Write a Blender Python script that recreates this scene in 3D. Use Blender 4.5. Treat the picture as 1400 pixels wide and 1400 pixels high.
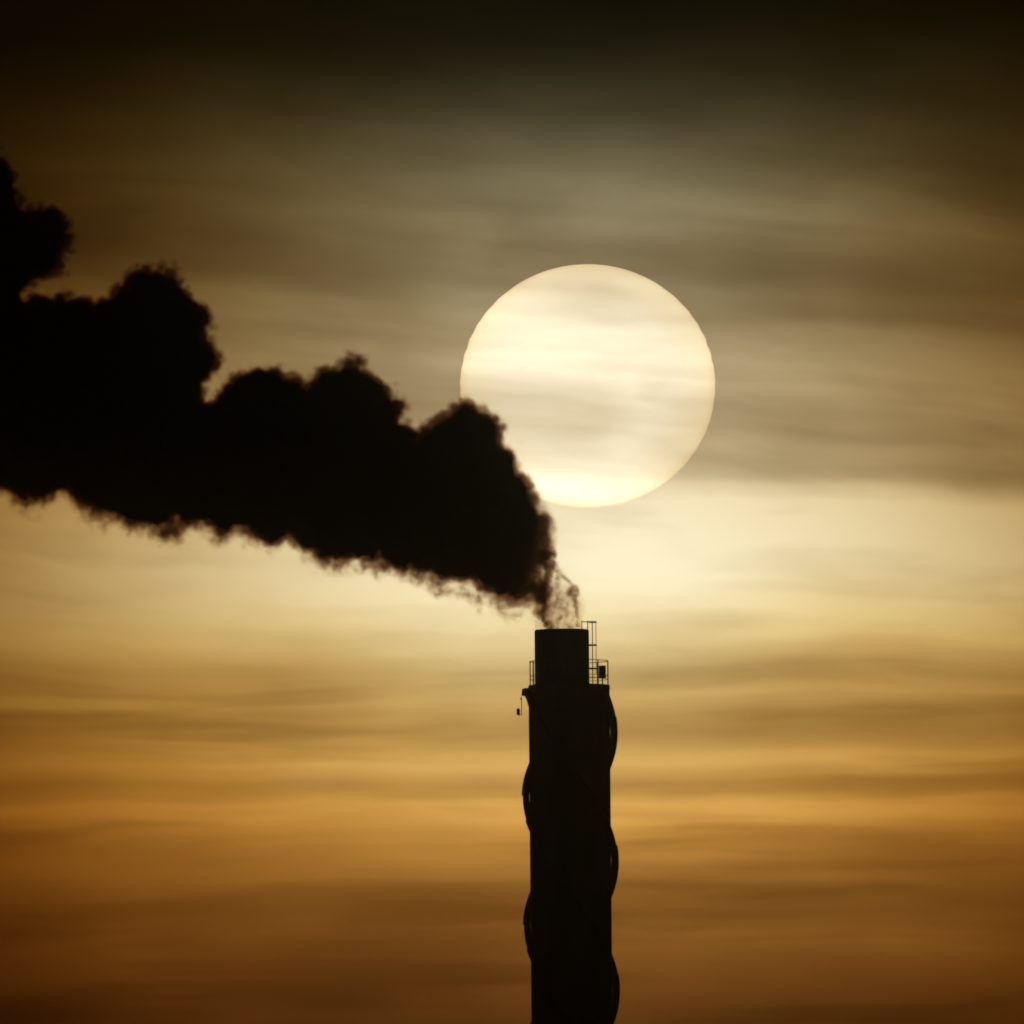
import bpy, bmesh, math, random
import numpy as np
from mathutils import Vector, Matrix

R = math.radians
scene = bpy.context.scene
col = scene.collection
for o in list(bpy.data.objects):
    bpy.data.objects.remove(o)

# ------------------------------------------------------------------ camera
FOV = 2.13                    # the sun is 0.53 degrees wide
ELEV = 3.2                    # how far the long lens is tilted up
ROLL = 0.50
CAM = Vector((0, 0, 2.0))
MR = Matrix.Rotation(R(90 + ELEV), 3, 'X') @ Matrix.Rotation(R(-ROLL), 3, 'Z')
cd = bpy.data.cameras.new('camera')
cd.sensor_width = 36.0
cd.lens = 18.0 / math.tan(R(FOV / 2))
cd.clip_start = 1.0
cd.clip_end = 400000.0
cam = bpy.data.objects.new('camera', cd)
col.objects.link(cam)
cam.matrix_world = Matrix.Translation(CAM) @ MR.to_4x4()
scene.camera = cam
KPX = math.tan(R(FOV / 2)) / 700.0
DIST = 1250.0                 # metres to the chimney
S = DIST * KPX                # metres per photo pixel at the chimney (0.0332)


def ray(px, py):
    return (MR @ Vector(((px - 700) * KPX, (700 - py) * KPX, -1.0))).normalized()


def P(px, py, Y=DIST):
    d = ray(px, py)
    return CAM + d * (Y / d.y)


SUN_DIR = ray(803.5, 527.5)
SUN_EL = math.degrees(math.asin(SUN_DIR.z))
SUN_AZ = math.degrees(math.atan2(SUN_DIR.x, SUN_DIR.y))

# ------------------------------------------------------------------ render settings
scene.render.engine = 'CYCLES'
scene.cycles.use_denoising = True
scene.cycles.use_adaptive_sampling = True
scene.cycles.adaptive_threshold = 0.015
scene.cycles.max_bounces = 2
scene.cycles.diffuse_bounces = 1
scene.cycles.volume_bounces = 1
scene.cycles.volume_max_steps = 512
scene.cycles.filter_width = 1.9
vs = scene.view_settings
vs.view_transform = 'Standard'
vs.look = 'None'
vs.gamma = 1.0
vs.use_curve_mapping = False
vs.exposure = -1.0
GAIN = 2.0                    # sky radiance for that exposure


def lin(c):
    return tuple((v / 255 / 12.92) if v / 255 <= 0.04045 else ((v / 255 + 0.055) / 1.055) ** 2.4 for v in c)


# ------------------------------------------------------------------ node helper
class NB:
    def __init__(self, tree):
        self.t = tree
        self.n = tree.nodes
        self.l = tree.links

    def put(self, sock, v):
        if v is None:
            return
        if isinstance(v, bpy.types.NodeSocket):
            self.l.new(v, sock)
        else:
            sock.default_value = v

    def node(self, typ, ins=None, **props):
        nd = self.n.new(typ)
        for k, v in props.items():
            setattr(nd, k, v)
        for k, v in (ins or {}).items():
            self.put(nd.inputs[k], v)
        return nd

    def m(self, op, a, b=None, c=None, clamp=False):
        nd = self.n.new('ShaderNodeMath')
        nd.operation = op
        nd.use_clamp = clamp
        self.put(nd.inputs[0], a)
        self.put(nd.inputs[1], b)
        self.put(nd.inputs[2], c)
        return nd.outputs[0]

    def v(self, op, a, b=None):
        nd = self.n.new('ShaderNodeVectorMath')
        nd.operation = op
        self.put(nd.inputs[0], a)
        if op == 'SCALE':
            self.put(nd.inputs['Scale'], b)
        else:
            self.put(nd.inputs[1], b)
        return nd.outputs[0]

    def xyz(self, a):
        nd = self.n.new('ShaderNodeSeparateXYZ')
        self.put(nd.inputs[0], a)
        return nd.outputs

    def vec(self, x, y, z):
        nd = self.n.new('ShaderNodeCombineXYZ')
        for i, q in enumerate((x, y, z)):
            self.put(nd.inputs[i], q)
        return nd.outputs[0]

    def noise(self, vec, scale=1.0, detail=2.0, rough=0.5, dist=0.0, lac=2.0):
        nd = self.n.new('ShaderNodeTexNoise')
        self.put(nd.inputs['Vector'], vec)
        nd.inputs['Scale'].default_value = scale
        nd.inputs['Detail'].default_value = detail
        nd.inputs['Roughness'].default_value = rough
        nd.inputs['Lacunarity'].default_value = lac
        nd.inputs['Distortion'].default_value = dist
        return nd.outputs

    def remap(self, v, a, b, c, d, smooth=False):
        nd = self.n.new('ShaderNodeMapRange')
        if smooth:
            nd.interpolation_type = 'SMOOTHSTEP'
        nd.clamp = True
        for i, q in enumerate((v, a, b, c, d)):
            self.put(nd.inputs[i], q)
        return nd.outputs[0]

    def ramp(self, fac, stops, interp='LINEAR'):
        nd = self.n.new('ShaderNodeValToRGB')
        cr = nd.color_ramp
        cr.interpolation = interp
        while len(cr.elements) > 1:
            cr.elements.remove(cr.elements[-1])
        for i, (p, c) in enumerate(stops):
            e = cr.elements[0] if i == 0 else cr.elements.new(p)
            e.position = p
            e.color = (c[0], c[1], c[2], 1)
        self.put(nd.inputs[0], fac)
        return nd.outputs[0]

    def curve(self, fac, pts):
        nd = self.n.new('ShaderNodeFloatCurve')
        cu = nd.mapping.curves[0]
        nd.mapping.use_clip = False
        while len(cu.points) < len(pts):
            cu.points.new(0.5, 0.5)
        for q, (x, y) in zip(cu.points, pts):
            q.location = (x, y)
            q.handle_type = 'AUTO_CLAMPED'
        nd.mapping.update()
        self.put(nd.inputs['Value'], fac)
        return nd.outputs[0]


# ------------------------------------------------------------------ world: dusk sky glowing round the sun
world = bpy.data.worlds.new('World')
scene.world = world
world.use_nodes = True
w = NB(world.node_tree)
w.n.clear()
sky = w.node('ShaderNodeTexSky', sky_type='NISHITA', sun_disc=False, sun_elevation=R(SUN_EL),
             sun_rotation=R(SUN_AZ), altitude=20.0, air_density=1.5, dust_density=2.0, ozone_density=1.0)
gen = w.node('ShaderNodeTexCoord').outputs['Generated']
gx, gy, gz = w.xyz(gen)
el = w.m('MULTIPLY', w.m('ARCSINE', gz), 180 / math.pi)
az = w.m('MULTIPLY', w.m('ARCTAN2', gx, gy), 180 / math.pi)


def elev_of(py):
    return ELEV - (py - 700) * FOV / 1400


SKY = [(2104, (4, 2, 1)), (1700, (30, 15, 5)), (1400, (94, 52, 16)), (1300, (136, 86, 33)), (1200, (182, 128, 58)),
       (1120, (217, 159, 76)), (1050, (220, 171, 90)), (950, (229, 193, 121)), (870, (246, 224, 165)),
       (790, (251, 240, 205)), (700, (246, 230, 190)), (600, (228, 210, 172)), (500, (204, 187, 150)),
       (400, (172, 158, 124)), (300, (136, 125, 96)), (200, (92, 85, 61)), (100, (45, 42, 26)), (30, (15, 15, 8)),
       (-100, (5, 6, 3)), (-400, (4, 5, 3))]
E0, E1 = elev_of(2104), elev_of(-400)
uneven = w.noise(w.vec(w.m('MULTIPLY', az, 0.9), 0.7, w.m('MULTIPLY', el, 2.2)), 1.0, 3)[0]     # the cloud deck is no ruled layer
ele = w.m('ADD', el, w.m('MULTIPLY', w.m('SUBTRACT', uneven, 0.5), 0.28))
fac = w.m('DIVIDE', w.m('SUBTRACT', ele, E0), E1 - E0)
glow = w.ramp(fac, [((elev_of(p) - E0) / (E1 - E0), lin(c)) for p, c in SKY], 'B_SPLINE')
# the glow fades sideways, blue first, as forward scattered light does
da = w.m('SUBTRACT', az, SUN_AZ + 0.0)
d2 = w.m('MULTIPLY', w.m('MULTIPLY', da, da), w.remap(el, SUN_EL - 0.35, SUN_EL + 0.5, 1.0, 1.9, True))   # thicker deck above the sun: the glow reaches less far
fall = [w.m('EXPONENT', w.m('MULTIPLY', d2, -1 / (sg * sg))) for sg in (1.22, 1.03, 0.82)]
glow = w.v('MULTIPLY', glow, w.vec(*fall))
glow = w.v('SCALE', glow, GAIN * 1.09)
bg1 = w.node('ShaderNodeBackground', {'Color': glow, 'Strength': 1.0})
tint = w.v('MULTIPLY', sky.outputs[0], (0.004, 0.006, 0.007))      # daylight left after the cloud deck overhead
bg2 = w.node('ShaderNodeBackground', {'Color': tint, 'Strength': 0.05})
addw = w.node('ShaderNodeAddShader', {0: bg1.outputs[0], 1: bg2.outputs[0]})
w.l.new(addw.outputs[0], w.node('ShaderNodeOutputWorld').inputs['Surface'])

# ------------------------------------------------------------------ the sun lamp
ld = bpy.data.lights.new('sun_light', 'SUN')
ld.energy = 0.0006                                          # exposed for the sun's own face: next to it everything else is night
ld.angle = R(0.53)
ld.color = (1.0, 0.82, 0.55)
sl = bpy.data.objects.new('sun_light', ld)
sl.rotation_euler = SUN_DIR.to_track_quat('Z', 'Y').to_euler()
col.objects.link(sl)


# ------------------------------------------------------------------ object helpers
def tag(o, label=None, cat=None, kind=None, group=None):
    for k, v in (('label', label), ('category', cat), ('kind', kind), ('group', group)):
        if v:
            o[k] = v
    return o


def link(name, me, mat=None, parent=None, loc=None):
    o = bpy.data.objects.new(name, me)
    col.objects.link(o)
    if mat and not me.materials:
        me.materials.append(mat)
    if parent:
        o.parent = parent
    if loc is not None:
        o.location = loc
    return o


def bmesh_obj(name, bm, mat, parent=None, smooth=False, loc=None):
    bmesh.ops.recalc_face_normals(bm, faces=bm.faces)
    me = bpy.data.meshes.new(name)
    bm.to_mesh(me)
    bm.free()
    if smooth:
        me.polygons.foreach_set('use_smooth', [True] * len(me.polygons))
        me.set_sharp_from_angle(angle=R(35))
    return link(name, me, mat, parent, loc)


def lathe(bm, prof, seg, cx=0, cy=0, closed=False):
    """revolve (r, z) pairs round a vertical axis"""
    rings = []
    for r, z in prof:
        rings.append([bm.verts.new((cx + r * math.cos(2 * math.pi * k / seg), cy + r * math.sin(2 * math.pi * k / seg), z)) for k in range(seg)])
    n = len(rings)
    for i in range(n if closed else n - 1):
        a, b = rings[i], rings[(i + 1) % n]
        for k in range(seg):
            bm.faces.new((a[k], a[(k + 1) % seg], b[(k + 1) % seg], b[k]))
    if not closed:
        bm.faces.new(rings[0])
        bm.faces.new(rings[-1])


def tube(bm, pts, r, seg=8, closed=False):
    pts = [Vector(p) for p in pts]
    rings = []
    n = len(pts)
    for i, p in enumerate(pts):
        if closed:
            t = pts[(i + 1) % n] - pts[i - 1]
        else:
            t = pts[min(i + 1, n - 1)] - pts[max(i - 1, 0)]
        t.normalize()
        u = t.cross(Vector((0, 0, 1)))
        if u.length < 0.05:
            u = t.cross(Vector((0, 1, 0)))
        u.normalize()
        q = t.cross(u)
        rings.append([bm.verts.new(p + (u * math.cos(2 * math.pi * k / seg) + q * math.sin(2 * math.pi * k / seg)) * r) for k in range(seg)])
    for i in range(n if closed else n - 1):
        a, b = rings[i], rings[(i + 1) % n]
        for k in range(seg):
            bm.faces.new((a[k], a[(k + 1) % seg], b[(k + 1) % seg], b[k]))
    if not closed:
        bm.faces.new(rings[0])
        bm.faces.new(rings[-1])


def box(bm, lo, hi, bevel=0.0):
    g = bmesh.ops.create_cube(bm, size=1.0)
    for v in g['verts']:
        v.co = Vector([lo[i] + (hi[i] - lo[i]) * (v.co[i] + 0.5) for i in range(3)])
    if bevel:
        es = {e for v in g['verts'] for e in v.link_edges}
        bmesh.ops.bevel(bm, geom=list(es), offset=bevel, segments=2, affect='EDGES')


def surf_mat(name, base, rough, var=0.35, scale=3.0, metal=0.0, streak=True):
    m = bpy.data.materials.new(name)
    m.use_nodes = True
    b = NB(m.node_tree)
    bs = b.n['Principled BSDF']
    p = b.node('ShaderNodeTexCoord').outputs['Object']
    if streak:
        p = b.v('MULTIPLY', p, (1.0, 1.0, 0.15))       # soot and rust run down the stack
    n1 = b.noise(p, scale, 6, 0.6)[0]
    c = b.ramp(n1, [(0.25, [q * (1 - var) for q in base]), (0.75, [q * (1 + var) for q in base])])
    b.put(bs.inputs['Base Color'], c)
    bs.inputs['Metallic'].default_value = metal
    b.put(bs.inputs['Roughness'], b.remap(n1, 0.2, 0.8, rough - 0.12, rough + 0.12))
    bump = b.node('ShaderNodeBump', {'Height': b.noise(p, scale * 9, 4)[0], 'Strength': 0.25, 'Distance': 0.01})
    b.l.new(bump.outputs[0], bs.inputs['Normal'])
    return m


M_STACK = surf_mat('weathered_steel_shell', (0.10, 0.09, 0.08), 0.75, scale=1.2)
M_FLUE = surf_mat('sooty_flue_steel', (0.08, 0.07, 0.06), 0.8, scale=1.5)
M_STRAKE = surf_mat('strake_plate_steel', (0.10, 0.09, 0.08), 0.7, scale=2.0)
M_RAIL = surf_mat('sooty_galvanised_steel', (0.08, 0.075, 0.07), 0.6, scale=6, streak=False)
M_BOX = surf_mat('grey_enclosure_paint', (0.2, 0.2, 0.19), 0.6, scale=5, streak=False)
M_CONC = surf_mat('concrete_footing', (0.32, 0.3, 0.27), 0.9, scale=0.8, streak=False)
M_GROUND = surf_mat('ground_grass_and_soil', (0.07, 0.075, 0.04), 0.95, scale=0.02, streak=False)

# ------------------------------------------------------------------ the ground
bm = bmesh.new()
bmesh.ops.create_circle(bm, cap_ends=True, segments=96, radius=150000)
tag(bmesh_obj('ground', bm, M_GROUND), kind='structure')

# ------------------------------------------------------------------ the sun's disc, flattened by the thick air near the horizon
SUN_Y = 60000.0
m = bpy.data.materials.new('sun_surface')
m.use_nodes = True
b = NB(m.node_tree)
b.n.clear()
ox, oy, oz = b.xyz(b.node('ShaderNodeTexCoord').outputs['Object'])
rr = b.m('ADD', b.m('MULTIPLY', ox, ox), b.m('MULTIPLY', oz, oz))
mu = b.m('SQRT', b.m('MAXIMUM', b.m('SUBTRACT', 1.0, rr), 0.0))
limb = b.remap(mu, 0.0, 0.75, 0.0, 1.0)                          # limb darkening: redder and dimmer at the rim
cc = b.ramp(limb, [(0.0, (0.84, 0.66, 0.40)), (0.45, (0.98, 0.86, 0.58)), (1.0, (1.0, 0.92, 0.70))])
em = b.node('ShaderNodeEmission', {'Color': cc, 'Strength': 1.5 * GAIN})
b.l.new(em.outputs[0], b.node('ShaderNodeOutputMaterial').inputs['Surface'])
bm = bmesh.new()
bmesh.ops.create_uvsphere(bm, u_segments=160, v_segments=120, radius=1.0)
rnd = random.Random(4)
ph = [(rnd.uniform(6, 60), rnd.uniform(0, 6.28), rnd.uniform(0.0004, 0.0013)) for _ in range(9)]
for v in bm.verts:                                               # the edge ripples where air layers bend the light
    k = 1 + sum(a * math.sin(f * v.co.z + p) for f, p, a in ph)
    v.co.x *= k
sun = bmesh_obj('sun', bm, m, smooth=True)
c = CAM + SUN_DIR * (SUN_Y / SUN_DIR.y)
sun.location = c
sun.scale = (174.5 * KPX * SUN_Y, 174.5 * KPX * SUN_Y, 166.5 * KPX * SUN_Y)
tag(sun, 'huge pale yellow setting sun with soft cloud bands across its face', 'sun')

# ------------------------------------------------------------------ thin cloud streaks far behind the chimney
CY = 20000.0
m = bpy.data.materials.new('thin_cloud')
m.use_nodes = True
b = NB(m.node_tree)
b.n.clear()
pos = b.node('ShaderNodeNewGeometry').outputs['Position']
x, y, z = b.xyz(pos)
sc = CY * KPX                                                     # metres per photo pixel at the clouds (0.53)
zt = CY * math.tan(R(ELEV)) + CAM.z
u = b.m('DIVIDE', x, sc * 100)                                    # units of 100 pixels
t = b.m('DIVIDE', b.m('SUBTRACT', z, zt), sc * 100)               # +7 top of the view, -7 bottom
flat = b.vec(b.m('MULTIPLY', u, 0.16), b.m('MULTIPLY', y, 0.002), t)
warp = b.m('SUBTRACT', b.noise(b.vec(b.m('MULTIPLY', u, 0.15), 3.0, b.m('MULTIPLY', t, 0.5)), 1.0, 3)[0], 0.5)
tilt = b.m('MULTIPLY', b.remap(t, -2.5, 1.0, 0.0, 0.085), b.m('SUBTRACT', u, 1.0))   # the upper streaks lean down to the right
tw = b.m('ADD', b.m('ADD', t, tilt), b.m('MULTIPLY', warp, 0.6))
BANDS = [(-1500, .2), (-200, .2), (150, .15), (250, .10), (320, .2), (372, .52), (420, .42), (452, .24), (492, .22), (522, .40), (560, .60), (612, .58),
         (642, .30), (676, -.10), (710, -.12), (765, .0), (830, .0), (895, .06), (930, .46), (955, .18), (985, .56), (1020, .26), (1042, .02),
         (1074, .50), (1097, .0), (1120, .02), (1150, .24), (1200, .28), (1245, .40), (1280, .22), (1330, .3), (1400, .3), (2200, .3)]
bf = b.m('DIVIDE', b.m('ADD', tw, 16.0), 40.0)
pts = sorted([((((700 - p) / 100) + 16) / 40, d) for p, d in BANDS])
band = b.curve(bf, pts)
n1 = b.noise(b.vec(b.m('MULTIPLY', u, 0.10), 1.7, b.m('MULTIPLY', tw, 1.3)), 1.0, 5, 0.55)[0]
n2 = b.noise(b.vec(b.m('MULTIPLY', u, 0.16), 8.1, b.m('MULTIPLY', tw, 4.0)), 1.0, 4, 0.55)[0]
n3 = b.noise(b.vec(b.m('MULTIPLY', u, 0.25), 4.4, b.m('MULTIPLY', t, 0.35)), 1.0, 2)[0]
od = b.m('MULTIPLY', band, b.remap(n3, 0.3, 0.7, 0.55, 1.45))
od = b.m('ADD', od, b.m('MULTIPLY', b.m('MAXIMUM', b.m('SUBTRACT', n1, 0.45), 0.0), 1.0))
od = b.m('ADD', od, b.m('MULTIPLY', b.m('SUBTRACT', n2, 0.5), b.remap(t, -2.6, -0.5, 0.32, 0.14)))
n4 = b.noise(b.vec(b.m('MULTIPLY', u, 0.36), 2.6, b.m('MULTIPLY', tw, 1.25)), 1.0, 3.5, 0.5, 0.5)[0]     # mottled veil
od = b.m('ADD', od, b.m('MULTIPLY', b.m('SUBTRACT', n4, 0.48), b.remap(t, -3.0, 0.5, 0.3, 0.75)))
n5 = b.noise(b.vec(b.m('MULTIPLY', u, 0.12), 6.3, b.m('MULTIPLY', tw, 2.0)), 1.0, 3, 0.5)[0]          # thin streaks with firm edges
od = b.m('ADD', od, b.m('MULTIPLY', b.remap(n5, 0.50, 0.64, 0.0, 1.0, True), b.remap(t, -2.6, -1.8, 0.26, 0.06)))
od = b.m('MAXIMUM', od, 0.0)
DEPTH = 60.0
va = b.node('ShaderNodeVolumeAbsorption', {'Color': (0.28, 0.17, 0.0, 1), 'Density': b.m('DIVIDE', od, DEPTH / 1.25)})
b.l.new(va.outputs[0], b.node('ShaderNodeOutputMaterial').inputs['Volume'])
bm = bmesh.new()
box(bm, (-3000, CY - DEPTH / 2, 250), (3000, CY + DEPTH / 2, 2400))
clouds = bmesh_obj('clouds', bm, m)
tag(clouds, 'thin horizontal cloud streaks drifting in front of the sun', 'clouds', 'stuff')

# ------------------------------------------------------------------ the chimney
deck = P(778, 937)
CX, ZD = deck.x, deck.z
RS = 55.5 * S                                                    # shell radius 1.84 m
root = bpy.data.objects.new('chimney', None)
col.objects.link(root)
root.location = (CX, DIST, 0)
tag(root, 'tall dark factory chimney with spiral fins and railed top platform', 'chimney')


def L(px, py, y=0.0):
    """photo pixel -> chimney coordinates, y metres behind its axis"""
    p = P(px, py, DIST + y)
    return Vector((p.x - CX, y, p.z))


bm = bmesh.new()
prof = [(RS * 1.35, 1.0), (RS * 1.35, 1.12), (RS + 0.04, 1.5), (RS, 2.4)]
zz = 2.4
zs = ZD - 0.20
while zz + 6.0 < zs - 1.0:                                       # welded shell courses with a low seam between them
    zz += 6.0
    prof += [(RS, zz - 0.03), (RS + 0.012, zz - 0.02), (RS + 0.012, zz + 0.02), (RS, zz + 0.03)]
prof += [(RS, zs)]
lathe(bm, prof, 128)
bmesh_obj('shaft', bm, M_STACK, root, True)
bm = bmesh.new()
lathe(bm, [(3.6, -0.5), (3.6, 0.9), (3.5, 1.0)], 8)
bmesh_obj('footing', bm, M_CONC, root)
bm = bmesh.new()
lathe(bm, [(RS - 0.01, ZD - 0.2), (RS + 0.012, ZD - 0.19), (RS + 0.012, ZD - 0.02), (RS - 0.01, ZD)], 128)
bmesh_obj('platform_deck', bm, M_STACK, root, True)

# flue
FC = L(768.6, 937)
RF = 37.3 * S
zf = L(768, 861).z
bm = bmesh.new()
lathe(bm, [(RF + 0.02, ZD + 0.002), (RF + 0.02, ZD + 0.08), (RF, ZD + 0.1), (RF, zf - 0.09), (RF - 0.015, zf - 0.02), (RF - 0.05, zf), (RF - 0.12, zf - 0.01), (RF - 0.13, ZD + 0.02)], 128, FC.x, 0, True)
bmesh_obj('flue', bm, M_FLUE, root, True)

# railing round the platform
RR = 53.6 * S
HP = 33 * S
bm = bmesh.new()
tube(bm, [(0, 0, 0), (0, 0, HP)], 0.026, 8)
post_me = None
for a in (5, 43, 68, 98, 128, 155, 172, 188, 204, 232, 262, 290, 318, 354):
    loc = (RR * math.cos(R(a)), RR * math.sin(R(a)), ZD)
    if post_me is None:
        post_me = bmesh_obj('railing_post', bm, M_RAIL, root, True, loc).data
    else:
        link('railing_post', post_me, M_RAIL, root, loc)
for nm, h, r in (('handrail', HP, 0.019), ('mid_rail', 13 * S, 0.012), ('mid_rail', 8 * S, 0.012)):
    bm = bmesh.new()
    tube(bm, [(RR * math.cos(R(a)), RR * math.sin(R(a)), ZD + h) for a in range(0, 360, 5)], r, 6, True)
    bmesh_obj(nm, bm, M_RAIL, root, True)

# ladder with safety hoops up the flue
lad = bpy.data.objects.new('ladder', None)
col.objects.link(lad)
lad.parent = root
xl = L(810, 880).x
xc = L(815, 880).x
zl = L(810, 849.5).z
for sy in (-0.2, 0.2):
    bm = bmesh.new()
    tube(bm, [(xl, sy, ZD), (xl, sy, zl)], 0.021, 8)
    bmesh_obj('stringer', bm, M_RAIL, lad, True)
bm = bmesh.new()
tube(bm, [(xl, -0.2, 0), (xl, 0.2, 0)], 0.011, 6)
k, rung = 0, None
while ZD + 0.25 + 0.3 * k < zl - 0.1:
    lz = (0, 0, ZD + 0.25 + 0.3 * k)
    if rung is None:
        rung = bmesh_obj('rung', bm, M_RAIL, lad, True, lz).data
    else:
        link('rung', rung, M_RAIL, lad, lz)
    k += 1
for sy in (-0.13, 0.0, 0.13):
    bm = bmesh.new()
    box(bm, (xc - 0.018, sy - 0.02, ZD + 0.5), (xc + 0.010, sy + 0.02, zl))
    bmesh_obj('cage_strap', bm, M_RAIL, lad)
for py in (850.5, 882, 914):
    zh = L(810, py).z
    x0 = FC.x + RF - 0.01
    bm = bmesh.new()
    hp = [(x0, -0.24, zh)] + [(xc - 0.14 + 0.155 * math.sin(t) if 0 < t < math.pi else xl, -0.24 * math.cos(t), zh) for t in [math.pi * i / 10 for i in range(11)]] + [(x0, 0.24, zh)]
    tube(bm, hp, 0.030, 8)
    bmesh_obj('safety_hoop', bm, M_RAIL, lad, True)
xa, xb = L(795.5, 850).x, L(803.5, 850).x
for nm, pts in (('grab_rail', [(xa, 0.12, zl - 0.01), (xc, 0.12, zl - 0.01)]),
                ('rail_stub', [(xa, 0.12, zf - 0.04), (xa, 0.12, zl + 0.06)]),
                ('rail_stub', [(xb, 0.12, zf - 0.04), (xb, 0.12, zl + 0.04)])):
    bm = bmesh.new()
    tube(bm, pts, 0.021, 8)
    bmesh_obj(nm, bm, M_RAIL, lad, True)

# instrument box on the platform
a_, b_ = L(818.8, 927.5), L(828.2, 910)
ob = bpy.data.objects.new('instrument_box', None)
col.objects.link(ob)
ob.parent = root
bm = bmesh.new()
box(bm, (a_.x, -0.14, a_.z), (b_.x, 0.14, b_.z), 0.015)
bmesh_obj('housing', bm, M_BOX, ob)
bm = bmesh.new()
box(bm, (a_.x + 0.02, -0.165, a_.z + 0.03), (b_.x - 0.02, -0.142, b_.z - 0.03), 0.006)
bmesh_obj('door', bm, M_BOX, ob)
bm = bmesh.new()
tube(bm, [((a_.x + b_.x) / 2, 0, ZD), ((a_.x + b_.x) / 2, 0, a_.z)], 0.03, 8)
bmesh_obj('stand', bm, M_RAIL, ob, True)

# bracket with a hanging lamp on the shell
p1, p2 = L(724, 941), L(713, 951)
bm = bmesh.new()
poly = [L(726, 940.5), L(716, 941), L(713.5, 943), L(713, 951), L(717.5, 951.5), L(720, 957), L(722.5, 966), L(726, 968)]
f = [bm.verts.new((q.x, -0.11, q.z)) for q in poly]
g = [bm.verts.new((q.x, 0.11, q.z)) for q in poly]
bm.faces.new(f)
bm.faces.new(g[::-1])
for i in range(len(f)):
    j = (i + 1) % len(f)
    bm.faces.new((f[i], f[j], g[j], g[i]))
bmesh_obj('bracket', bm, M_STACK, root)
lamp = bpy.data.objects.new('warning_lamp', None)
col.objects.link(lamp)
lamp.parent = root
bm = bmesh.new()
q = [L(713.2, 951.5), L(712.8, 956), L(713.2, 962), L(713.0, 977.5), L(708.5, 978)]
tube(bm, q, 0.018, 8)
bmesh_obj('hanger_rod', bm, M_RAIL, lamp, True)
c = L(712.3, 955.5)
bm = bmesh.new()
lathe(bm, [(0.02, c.z - 0.04), (0.042, c.z - 0.025), (0.042, c.z + 0.025), (0.02, c.z + 0.04)], 12, c.x, 0)
bmesh_obj('junction', bm, M_RAIL, lamp, True)
c = L(708.6, 972.8)
bm = bmesh.new()
h = 4.6 * S
lathe(bm, [(0.05, c.z - h), (0.085, c.z - h + 0.02), (0.085, c.z - h + 0.05), (0.075, c.z - h + 0.06), (0.075, c.z + h - 0.08), (0.06, c.z + h - 0.03), (0.02, c.z + h)], 16, c.x, 0)
bmesh_obj('lamp_housing', bm, M_BOX, lamp, True)

# lightning rod at the flue's rim
q = L(733, 861)
bm = bmesh.new()
tube(bm, [(q.x, 0.05, zf - 0.3), (q.x, 0.05, L(733, 848).z)], 0.008, 6)
bmesh_obj('lightning_rod', bm, M_RAIL, root, True)

# three-start helical strakes, plates held a little off the shell
PITCH = 530 * S
GAP = 0.27 * S
HT = 10.6 * S
SPAN = 24.0                                                      # degrees of turn in one plate
SEG = 8


def plate_mesh(h, t=0.022):
    bm = bmesh.new()
    rings = []
    for i in range(SEG + 1):
        th = R(SPAN * (i / SEG) * 0.985)
        zc = -PITCH * th / (2 * math.pi)
        ring = []
        for r, dz in ((RS + GAP, t), (RS + h - 0.02, t), (RS + h, 0.035), (RS + h, -0.035), (RS + h - 0.02, -t), (RS + GAP, -t)):
            ring.append(bm.verts.new((r * math.cos(th), r * math.sin(th), zc + dz)))
        rings.append(ring)
    for a, c in zip(rings, rings[1:]):
        for k in range(6):
            bm.faces.new((a[k], a[(k + 1) % 6], c[(k + 1) % 6], c[k]))
    bm.faces.new(rings[0])
    bm.faces.new(rings[-1][::-1])
    bmesh.ops.recalc_face_normals(bm, faces=bm.faces)
    me = bpy.data.meshes.new('strake_plate')
    bm.to_mesh(me)
    bm.free()
    me.materials.append(M_STRAKE)
    return me


plates = [plate_mesh(HT), plate_mesh(HT * 0.86), plate_mesh(HT * 0.93)]
rnd = random.Random(11)
z_apex = L(834, 1001).z                                          # a strake crosses the right-hand edge here
for s in range(3):
    st = bpy.data.objects.new('helical_strake', None)
    col.objects.link(st)
    st.parent = root
    # turn th at height z: th = th0 - 2 pi z / PITCH (right-hand edge is th = 0 mod 120)
    th_top = 2 * math.pi * (z_apex - (ZD - 0.3)) / PITCH + s * 2 * math.pi / 3
    n = 30
    for k in range(n):
        th = th_top + R(SPAN) * k
        zt_ = ZD - 0.3 - PITCH * R(SPAN) * k / (2 * math.pi)
        o = link('strake_plate', plates[0 if (k + 2 * s) % 3 else rnd.choice((1, 2))], None, st, (0, 0, zt_))
        o.rotation_euler = (0, 0, th)
    bm = bmesh.new()                                             # stand-off lugs that carry the plates
    for k in range(n * 2):
        th = th_top + R(SPAN) * (k + 0.3) / 2
        zc = ZD - 0.3 - PITCH * R(SPAN) * (k + 0.3) / 2 / (2 * math.pi)
        g = bmesh.ops.create_cube(bm, size=1.0)
        mt = Matrix.Translation((0, 0, zc)) @ Matrix.Rotation(th, 4, 'Z')
        for v in g['verts']:
            v.co = mt @ Vector((RS - 0.01 + (v.co.x + 0.5) * (GAP + 0.05), v.co.y * 0.06, v.co.z * 0.03 - 0.036))
    lug = bmesh_obj('stand_off_lugs', bm, M_STRAKE, st)
    lug['kind'] = 'stuff'

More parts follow.
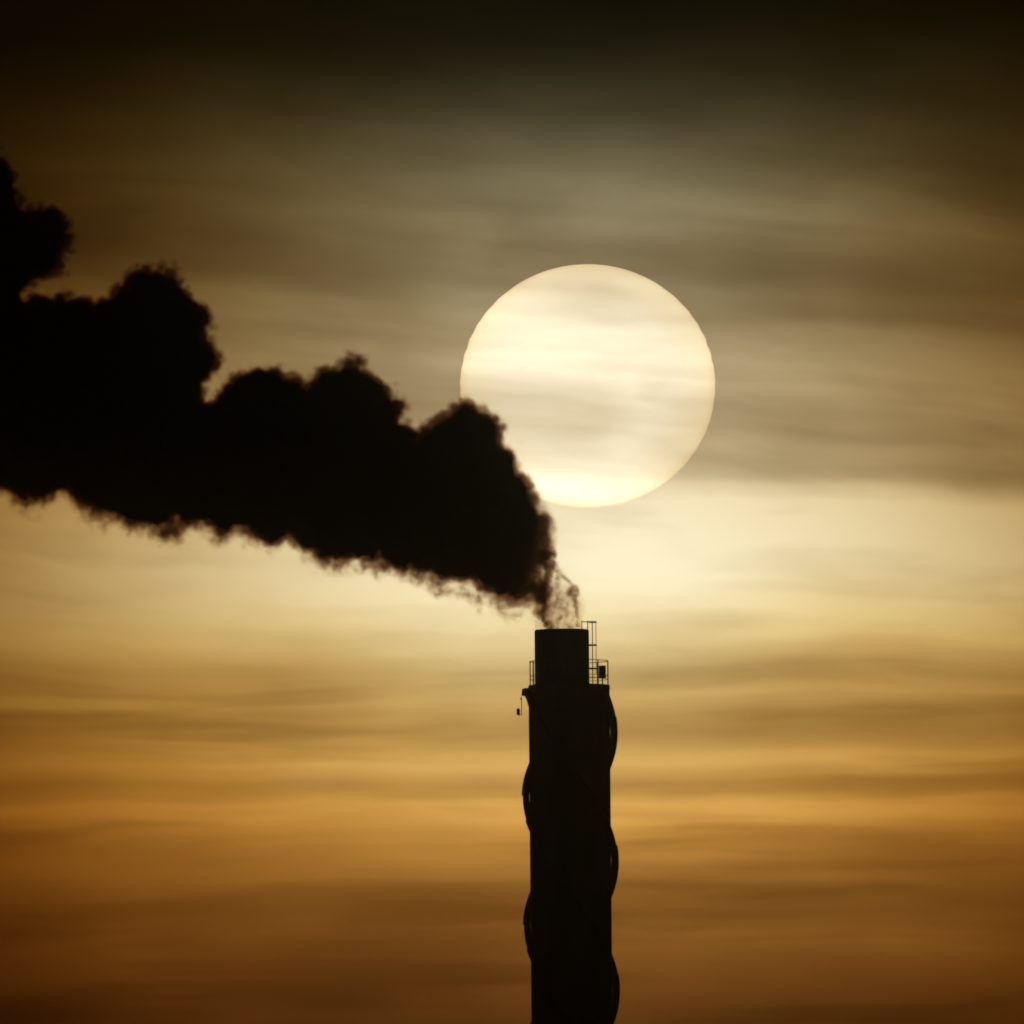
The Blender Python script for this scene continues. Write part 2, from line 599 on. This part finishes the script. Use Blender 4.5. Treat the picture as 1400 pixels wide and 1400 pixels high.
# ------------------------------------------------------------------ smoke
TOP = [(-172, 330), (-168, 240), (-135, 168), (-90, 160), (-40, 170), (0, 203), (18, 238), (34, 282), (70, 278), (98, 305), (100, 335), (86, 378), (58, 396), (32, 408), (78, 404),
       (113, 410), (148, 388), (180, 364), (215, 358), (246, 370), (262, 402), (284, 432), (298, 476), (303, 502), (291, 532), (282, 548),
       (310, 512), (345, 502), (382, 504), (414, 522), (426, 500), (462, 488), (490, 490), (518, 520), (546, 541), (557, 556), (550, 580),
       (568, 592), (598, 568), (636, 551), (662, 560), (678, 574), (689, 592), (690, 609), (704, 618), (718, 634), (715, 652), (723, 666), (732, 683), (749, 699), (759, 718), (759, 740),
       (752, 760), (752, 790), (755, 815), (757, 842), (752, 862)]
BOT = [(741, 868), (735, 862), (720, 860), (690, 854), (645, 838), (610, 824), (552, 812), (510, 804), (482, 790), (452, 800), (412, 782), (388, 764), (352, 768), (322, 754),
       (296, 764), (262, 744), (222, 760), (186, 742), (148, 742), (115, 716), (75, 700), (48, 712), (20, 712), (0, 690), (-80, 660), (-140, 610), (-165, 530), (-160, 430)]
H = 2.0                                                          # map step in photo pixels
X0, X1, Y0, Y1 = -240, 830, 30, 880
gx_ = np.arange(X0, X1 + 1, H)
gy_ = np.arange(Y0, Y1 + 1, H)
PX, PY = np.meshgrid(gx_, gy_)


def signed(poly):
    poly = np.array(poly, float)
    best = np.full(PX.shape, 1e9)
    inside = np.zeros(PX.shape, bool)
    for (ax, ay), (bx, by) in zip(poly, np.roll(poly, -1, 0)):
        dx, dy = bx - ax, by - ay
        t = np.clip(((PX - ax) * dx + (PY - ay) * dy) / (dx * dx + dy * dy), 0, 1)
        best = np.minimum(best, np.hypot(PX - ax - t * dx, PY - ay - t * dy))
        if dy:
            cr = ((ay > PY) != (by > PY)) & (PX < dx * (PY - ay) / dy + ax)
            inside ^= cr
    return np.where(inside, best, -best) * S, best * S


def seg_dist(poly):
    best = np.full(PX.shape, 1e9)
    for (ax, ay), (bx, by) in zip(poly, poly[1:]):
        dx, dy = bx - ax, by - ay
        t = np.clip(((PX - ax) * dx + (PY - ay) * dy) / (dx * dx + dy * dy), 0, 1)
        best = np.minimum(best, np.hypot(PX - ax - t * dx, PY - ay - t * dy))
    return best * S


sd, _ = signed(TOP + BOT)
db = seg_dist(BOT)
dt = seg_dist(TOP)
lower = np.clip((dt - db) / (dt + db + 1e-6) * 2.0 + 0.4, 0, 1)   # 1 by the ragged underside, 0 by the billowing top
exit_ = np.clip(1.6 * (1 - np.hypot((PX - 757) / 62, (PY - 812) / 92)), 0, 1)

NXG, NZG = len(gx_), len(gy_)
O = P(768.6, 861)                                                # mouth of the flue
p00 = P(X0, Y0) - O
XL0 = p00.x
ZL0 = p00.z
me = bpy.data.meshes.new('smoke_map')
vv = np.zeros((NXG * NZG, 3))
vv[:, 0] = (XL0 + (PX - X0) * S).ravel()
vv[:, 2] = (ZL0 - (PY - Y0) * S).ravel()
me.vertices.add(len(vv))
me.vertices.foreach_set('co', vv.ravel())
for nm, arr in (('d2', sd), ('lower', lower), ('exit', exit_)):
    at = me.attributes.new(nm, 'FLOAT', 'POINT')
    at.data.foreach_set('value', arr.astype(np.float32).ravel())


def gtree(name):
    t = bpy.data.node_groups.new(name, 'GeometryNodeTree')
    t.interface.new_socket('Geometry', in_out='INPUT', socket_type='NodeSocketGeometry')
    t.interface.new_socket('Geometry', in_out='OUTPUT', socket_type='NodeSocketGeometry')
    g = NB(t)
    return g, g.node('NodeGroupInput').outputs[0], g.node('NodeGroupOutput').inputs[0]


def lookup(g, geo, q, names):
    x, y, z = g.xyz(q)
    ix = g.m('FLOOR', g.m('DIVIDE', g.m('SUBTRACT', x, XL0), H * S))
    iz = g.m('FLOOR', g.m('DIVIDE', g.m('SUBTRACT', ZL0, z), H * S))
    ix = g.m('MINIMUM', g.m('MAXIMUM', ix, 0.0), NXG - 1.0)
    iz = g.m('MINIMUM', g.m('MAXIMUM', iz, 0.0), NZG - 1.0)
    idx = g.m('ADD', g.m('MULTIPLY', iz, float(NXG)), ix)
    out = []
    for nm in names:
        na = g.node('GeometryNodeInputNamedAttribute', {'Name': nm}, data_type='FLOAT')
        si = g.node('GeometryNodeSampleIndex', data_type='FLOAT', domain='POINT', clamp=True)
        g.l.new(geo, si.inputs['Geometry'])
        g.l.new(na.outputs[0], si.inputs['Value'])
        g.l.new(idx, si.inputs['Index'])
        out.append(si.outputs[0])
    return out


def heads(g, q, scale):
    """round billow heads with sharp creases between them, about 0 to 1"""
    vo = g.node('ShaderNodeTexVoronoi', {'Vector': q, 'Scale': scale, 'Randomness': 1.0}, feature='F1')
    f = vo.outputs['Distance']
    return g.m('SUBTRACT', 1.0, g.m('MULTIPLY', f, f))


def plume_field(g, geo):
    p = g.node('GeometryNodeInputPosition').outputs[0]
    x, y, z = g.xyz(p)
    low0, = lookup(g, geo, p, ('lower',))
    w1 = g.v('SUBTRACT', g.noise(p, 0.4, 1)[1], (0.5, 0.5, 0.5))
    w2 = g.v('SUBTRACT', g.noise(p, 2.2, 2, 0.55)[1], (0.5, 0.5, 0.5))
    q = g.v('ADD', p, g.v('SCALE', w2, g.remap(low0, 0.0, 1.0, 0.12, 0.42)))
    q1 = g.v('ADD', q, g.v('SCALE', w1, 0.6))
    d, low, ex = lookup(g, geo, q1, ('d2', 'lower', 'exit'))
    d = g.m('ADD', g.m('MINIMUM', d, 4.0), 0.10)
    # rounded in depth; narrow by the flue, wide where it has spread
    wide = g.remap(x, -26.0, 0.0, 1.6, 0.6)
    yy = g.m('ADD', y, g.m('MULTIPLY', g.xyz(w1)[1], g.remap(x, -8.0, 0.0, 2.4, 0.1)))
    s = g.m('SUBTRACT', d, g.m('DIVIDE', g.m('MULTIPLY', yy, yy), g.m('MULTIPLY', wide, 2.0)))
    h1 = g.m('MULTIPLY', g.m('SUBTRACT', heads(g, q, 0.75), 0.82), 0.9)
    h2 = g.m('MULTIPLY', g.m('SUBTRACT', heads(g, q, 1.9), 0.70), 0.72)
    h3 = g.m('MULTIPLY', g.m('SUBTRACT', heads(g, q, 4.4), 0.68), 0.32)
    near = g.remap(x, -1.6, 0.0, 1.0, 0.35)
    s = g.m('ADD', s, g.m('MULTIPLY', g.m('ADD', g.m('ADD', h1, h2), h3), near))
    rag = g.m('SUBTRACT', g.noise(g.v('MULTIPLY', p, (1.0, 1.0, 0.8)), 0.95, 4, 0.62)[0], 0.5)
    s = g.m('ADD', s, g.m('MULTIPLY', g.m('MULTIPLY', rag, low), g.m('MULTIPLY', near, 1.9)))
    return p, s, low, ex


VOX = 0.066
XLO, XHI = XL0 + 1.0, (800 - 768.6) * S
ZLO, ZHI = -0.2, ZL0 - 0.5
YLO, YHI = -4.2, 4.2


def vol_cube(g, dens, vox, voy):
    nx, ny, nz = (int(round((hi - lo) / v)) for lo, hi, v in ((XLO, XHI, vox), (YLO, YHI, voy), (ZLO, ZHI, vox)))
    return g.node('GeometryNodeVolumeCube', {'Density': dens, 'Background': 0.0, 'Min': (XLO, YLO, ZLO), 'Max': (XHI, YHI, ZHI),
                                             'Resolution X': nx, 'Resolution Y': ny, 'Resolution Z': nz}).outputs[0]


def smoke_mat(name, dens, color=(0.30, 0.14, 0.0), rate=2.0):
    m = bpy.data.materials.new(name)
    m.use_nodes = True
    b = NB(m.node_tree)
    b.n.clear()
    at = b.node('ShaderNodeAttribute', attribute_name='density')
    pv = b.node('ShaderNodeVolumeAbsorption', {'Color': (*color, 1), 'Density': b.m('MULTIPLY', at.outputs['Fac'], dens)})
    m.cycles.volume_step_rate = rate
    b.l.new(pv.outputs[0], b.node('ShaderNodeOutputMaterial').inputs['Volume'])
    return m


# dense heart of the plume as a closed surface
g, gin, gout = gtree('plume_heart')
p, s, low, ex = plume_field(g, gin)
heart = g.m('SUBTRACT', s, g.remap(low, 0.0, 1.0, 0.75, 1.15))
heart = g.m('SUBTRACT', heart, g.m('MULTIPLY', ex, 2.2))
heart = g.m('ADD', g.m('MINIMUM', g.m('MAXIMUM', heart, -0.5), 0.5), 0.5)
vm = g.node('GeometryNodeVolumeToMesh', {'Volume': vol_cube(g, heart, 0.16, 0.16), 'Threshold': 0.5, 'Adaptivity': 0.02})
g.l.new(vm.outputs[0], gout)
tmp = bpy.data.objects.new('smoke_heart_source', me)
col.objects.link(tmp)
md = tmp.modifiers.new('plume', 'NODES')
md.node_group = g.t
dg = bpy.context.evaluated_depsgraph_get()
hm = bpy.data.meshes.new_from_object(tmp.evaluated_get(dg), depsgraph=dg)
bpy.data.objects.remove(tmp)
# keep the one connected heart
ne = len(hm.edges)
ed = np.empty(ne * 2, np.int32)
hm.edges.foreach_get('vertices', ed)
ed = ed.reshape(-1, 2)
lab = np.arange(len(hm.vertices))
while True:
    mn = np.minimum(lab[ed[:, 0]], lab[ed[:, 1]])
    old = lab.copy()
    np.minimum.at(lab, ed[:, 0], mn)
    np.minimum.at(lab, ed[:, 1], mn)
    lab = lab[lab]
    if (lab == old).all():
        break
ids, cnt = np.unique(lab, return_counts=True)
keep = ids[cnt.argmax()]
bm = bmesh.new()
bm.from_mesh(hm)
bm.verts.ensure_lookup_table()
bmesh.ops.delete(bm, geom=[bm.verts[i] for i in np.nonzero(lab != keep)[0]], context='VERTS')
print('plume heart faces', len(bm.faces), 'islands', len(ids))
M_HEART = bpy.data.materials.new('dense_soot')
M_HEART.use_nodes = True
bs = M_HEART.node_tree.nodes['Principled BSDF']
bs.inputs['Base Color'].default_value = (0.0, 0.0, 0.0, 1)
bs.inputs['Roughness'].default_value = 1.0
bs.inputs['Specular IOR Level'].default_value = 0.0
plume = bmesh_obj('smoke_plume', bm, M_HEART, None, True)
plume.location = O
tag(plume, 'thick black smoke plume billowing sideways from the chimney mouth', 'smoke')

# the soft billowing skin and ragged underside
g, gin, gout = gtree('plume_billows')
p, s, low, ex = plume_field(g, gin)
fine = g.noise(p, 3.4, 2, 0.6)[0]
loose = low
soft = g.remap(loose, 0.0, 1.0, 0.55, 1.0)
den = g.remap(s, 0.0, soft, 0.0, 1.0)
den = g.m('MULTIPLY', den, den)
cut = g.m('MULTIPLY', g.m('ADD', g.m('MULTIPLY', loose, 0.75), 0.15), g.m('SUBTRACT', 1.0, g.remap(s, 0.4, 1.5, 0.0, 1.0)))
den = g.m('MULTIPLY', den, g.m('SUBTRACT', 1.0, g.m('MULTIPLY', cut, g.remap(fine, 0.42, 0.60, 1.0, 0.0))))
holes = g.remap(g.noise(p, 1.9, 3, 0.6)[0], 0.38, 0.60, 0.06, 1.0)           # still thin and torn just above the flue
den = g.m('MULTIPLY', den, g.m('ADD', g.m('SUBTRACT', 1.0, ex), g.m('MULTIPLY', ex, holes)))
vc = vol_cube(g, den, VOX, 0.15)
sm = g.node('GeometryNodeSetMaterial', {'Geometry': vc, 'Material': smoke_mat('smoke_billows', 5.5, rate=2.5)})
g.l.new(sm.outputs[0], gout)
bil = link('billows', me, None, plume)
bil['kind'] = 'stuff'
bil.modifiers.new('billows', 'NODES').node_group = g.t

# ------------------------------------------------------------------ thin wisps between the flue's mouth and the plume
WX0, WX1, WY0, WY1, WH = 715, 815, 722, 872, 0.8
wx = np.arange(WX0, WX1 + 0.1, WH)
wy = np.arange(WY0, WY1 + 0.1, WH)
PX, PY = np.meshgrid(wx, wy)


def strand(pts, r0, r1, a):
    tot = np.zeros(PX.shape)
    n = len(pts) - 1
    for i, ((ax, ay), (bx, by)) in enumerate(zip(pts, pts[1:])):
        dx, dy = bx - ax, by - ay
        t = np.clip(((PX - ax) * dx + (PY - ay) * dy) / (dx * dx + dy * dy), 0, 1)
        d = np.hypot(PX - ax - t * dx, PY - ay - t * dy)
        r = r0 + (r1 - r0) * (i + t) / n
        tot = np.maximum(tot, a * np.exp(-(d / r) ** 2))
    return tot


def blob(x, y, rx, ry, a, p=4):
    return a * np.exp(-(np.hypot((PX - x) / rx, (PY - y) / ry)) ** p)


wm = np.zeros(PX.shape)
for part in (
    strand([(746, 852), (744, 842), (744, 825), (744, 805)], 4, 12, 1.6),
    strand([(752, 858), (746, 850), (742, 842)], 4, 8, 1.1),
    strand([(791, 855), (788, 842), (787, 828), (784, 812)], 3.0, 6, 0.75),
    blob(782.5, 810, 9.5, 9.5, 0.95),
    blob(752, 772, 9, 10, 1.3),
    strand([(760, 780), (770, 788), (780, 795), (787, 803), (790, 812)], 3.2, 2.4, 0.6),
    strand([(757, 770), (764, 783), (762, 800), (758, 812)], 5, 6, 0.55),
    strand([(752, 775), (750, 790), (752, 810)], 5, 7, 0.8),
    strand([(760, 858), (764, 845), (764, 830), (762, 812)], 6, 8, 0.6),
    strand([(780, 858), (778, 845), (772, 832), (764, 820)], 7, 8, 0.45),
    blob(760, 830, 31, 33, 0.52, 3),
    blob(750, 757, 11, 12, 1.0),
    strand([(735, 835), (742, 842), (748, 850), (753, 858)], 6, 5, 1.3),
):
    wm = np.maximum(wm, part)
NXW, NZW = len(wx), len(wy)
WXL, WZL = (WX0 - 768.6) * S, (861 - WY0) * S
me2 = bpy.data.meshes.new('wisp_map')
vv = np.zeros((NXW * NZW, 3))
vv[:, 0] = (WXL + (PX - WX0) * S).ravel()
vv[:, 2] = (WZL - (PY - WY0) * S).ravel()
me2.vertices.add(len(vv))
me2.vertices.foreach_set('co', vv.ravel())
me2.attributes.new('wisp', 'FLOAT', 'POINT').data.foreach_set('value', wm.astype(np.float32).ravel())
g, gin, gout = gtree('plume_wisps')
p = g.node('GeometryNodeInputPosition').outputs[0]
w1 = g.v('SCALE', g.v('SUBTRACT', g.noise(p, 2.4, 3, 0.55)[1], (0.5, 0.5, 0.5)), 0.5)
w2 = g.v('SCALE', g.v('SUBTRACT', g.noise(p, 8.0, 3, 0.6)[1], (0.5, 0.5, 0.5)), 0.08)
q = g.v('ADD', p, g.v('ADD', w1, w2))
x, y, z = g.xyz(q)
ix = g.m('MINIMUM', g.m('MAXIMUM', g.m('FLOOR', g.m('DIVIDE', g.m('SUBTRACT', x, WXL), WH * S)), 0.0), NXW - 1.0)
iz = g.m('MINIMUM', g.m('MAXIMUM', g.m('FLOOR', g.m('DIVIDE', g.m('SUBTRACT', WZL, z), WH * S)), 0.0), NZW - 1.0)
na = g.node('GeometryNodeInputNamedAttribute', {'Name': 'wisp'}, data_type='FLOAT')
si = g.node('GeometryNodeSampleIndex', data_type='FLOAT', domain='POINT', clamp=True)
g.l.new(gin, si.inputs['Geometry'])
g.l.new(na.outputs[0], si.inputs['Value'])
g.l.new(g.m('ADD', g.m('MULTIPLY', iz, float(NXW)), ix), si.inputs['Index'])
px_, py_, pz_ = g.xyz(p)
prof_y = g.m('EXPONENT', g.m('MULTIPLY', g.m('MULTIPLY', y, y), -1 / (0.55 ** 2)))
streaks = g.remap(g.noise(g.v('MULTIPLY', q, (1.0, 1.0, 0.9)), 3.8, 4, 0.55)[0], 0.39, 0.64, 0.12, 1.8)
den = g.m('MULTIPLY', g.m('MULTIPLY', si.outputs[0], prof_y), streaks)
den = g.m('MULTIPLY', den, g.remap(pz_, -0.15, 0.05, 0.0, 1.0))
den = g.m('MAXIMUM', g.m('SUBTRACT', den, 0.03), 0.0)
lo3, hi3 = (WXL + 0.05, -1.0, -0.15), (WXL + (WX1 - WX0) * S - 0.05, 1.0, WZL - 0.05)
vc = g.node('GeometryNodeVolumeCube', {'Density': den, 'Background': 0.0, 'Min': lo3, 'Max': hi3, 'Resolution X': 110, 'Resolution Y': 66, 'Resolution Z': 150}).outputs[0]
sm = g.node('GeometryNodeSetMaterial', {'Geometry': vc, 'Material': smoke_mat('smoke_wisps', 3.0)})
g.l.new(sm.outputs[0], gout)
wsp = link('wisps', me2, None, plume)
wsp['kind'] = 'stuff'
wsp.modifiers.new('wisps', 'NODES').node_group = g.t

# ------------------------------------------------------------------ hazy evening air, forward scattering
m = bpy.data.materials.new('evening_haze')
m.use_nodes = True
b = NB(m.node_tree)
b.n.clear()
pv = b.node('ShaderNodeVolumePrincipled', {'Color': (0.92, 0.98, 0.82, 1), 'Density': 0.03 / DIST, 'Anisotropy': 0.993})
b.l.new(pv.outputs[0], b.node('ShaderNodeOutputMaterial').inputs['Volume'])
bm = bmesh.new()
box(bm, (-151000, -151000, -1.5), (151000, 151000, O.z + ZHI + 4))
tag(bmesh_obj('haze', bm, m), 'thin golden evening haze between the camera and the chimney', 'haze', 'stuff')
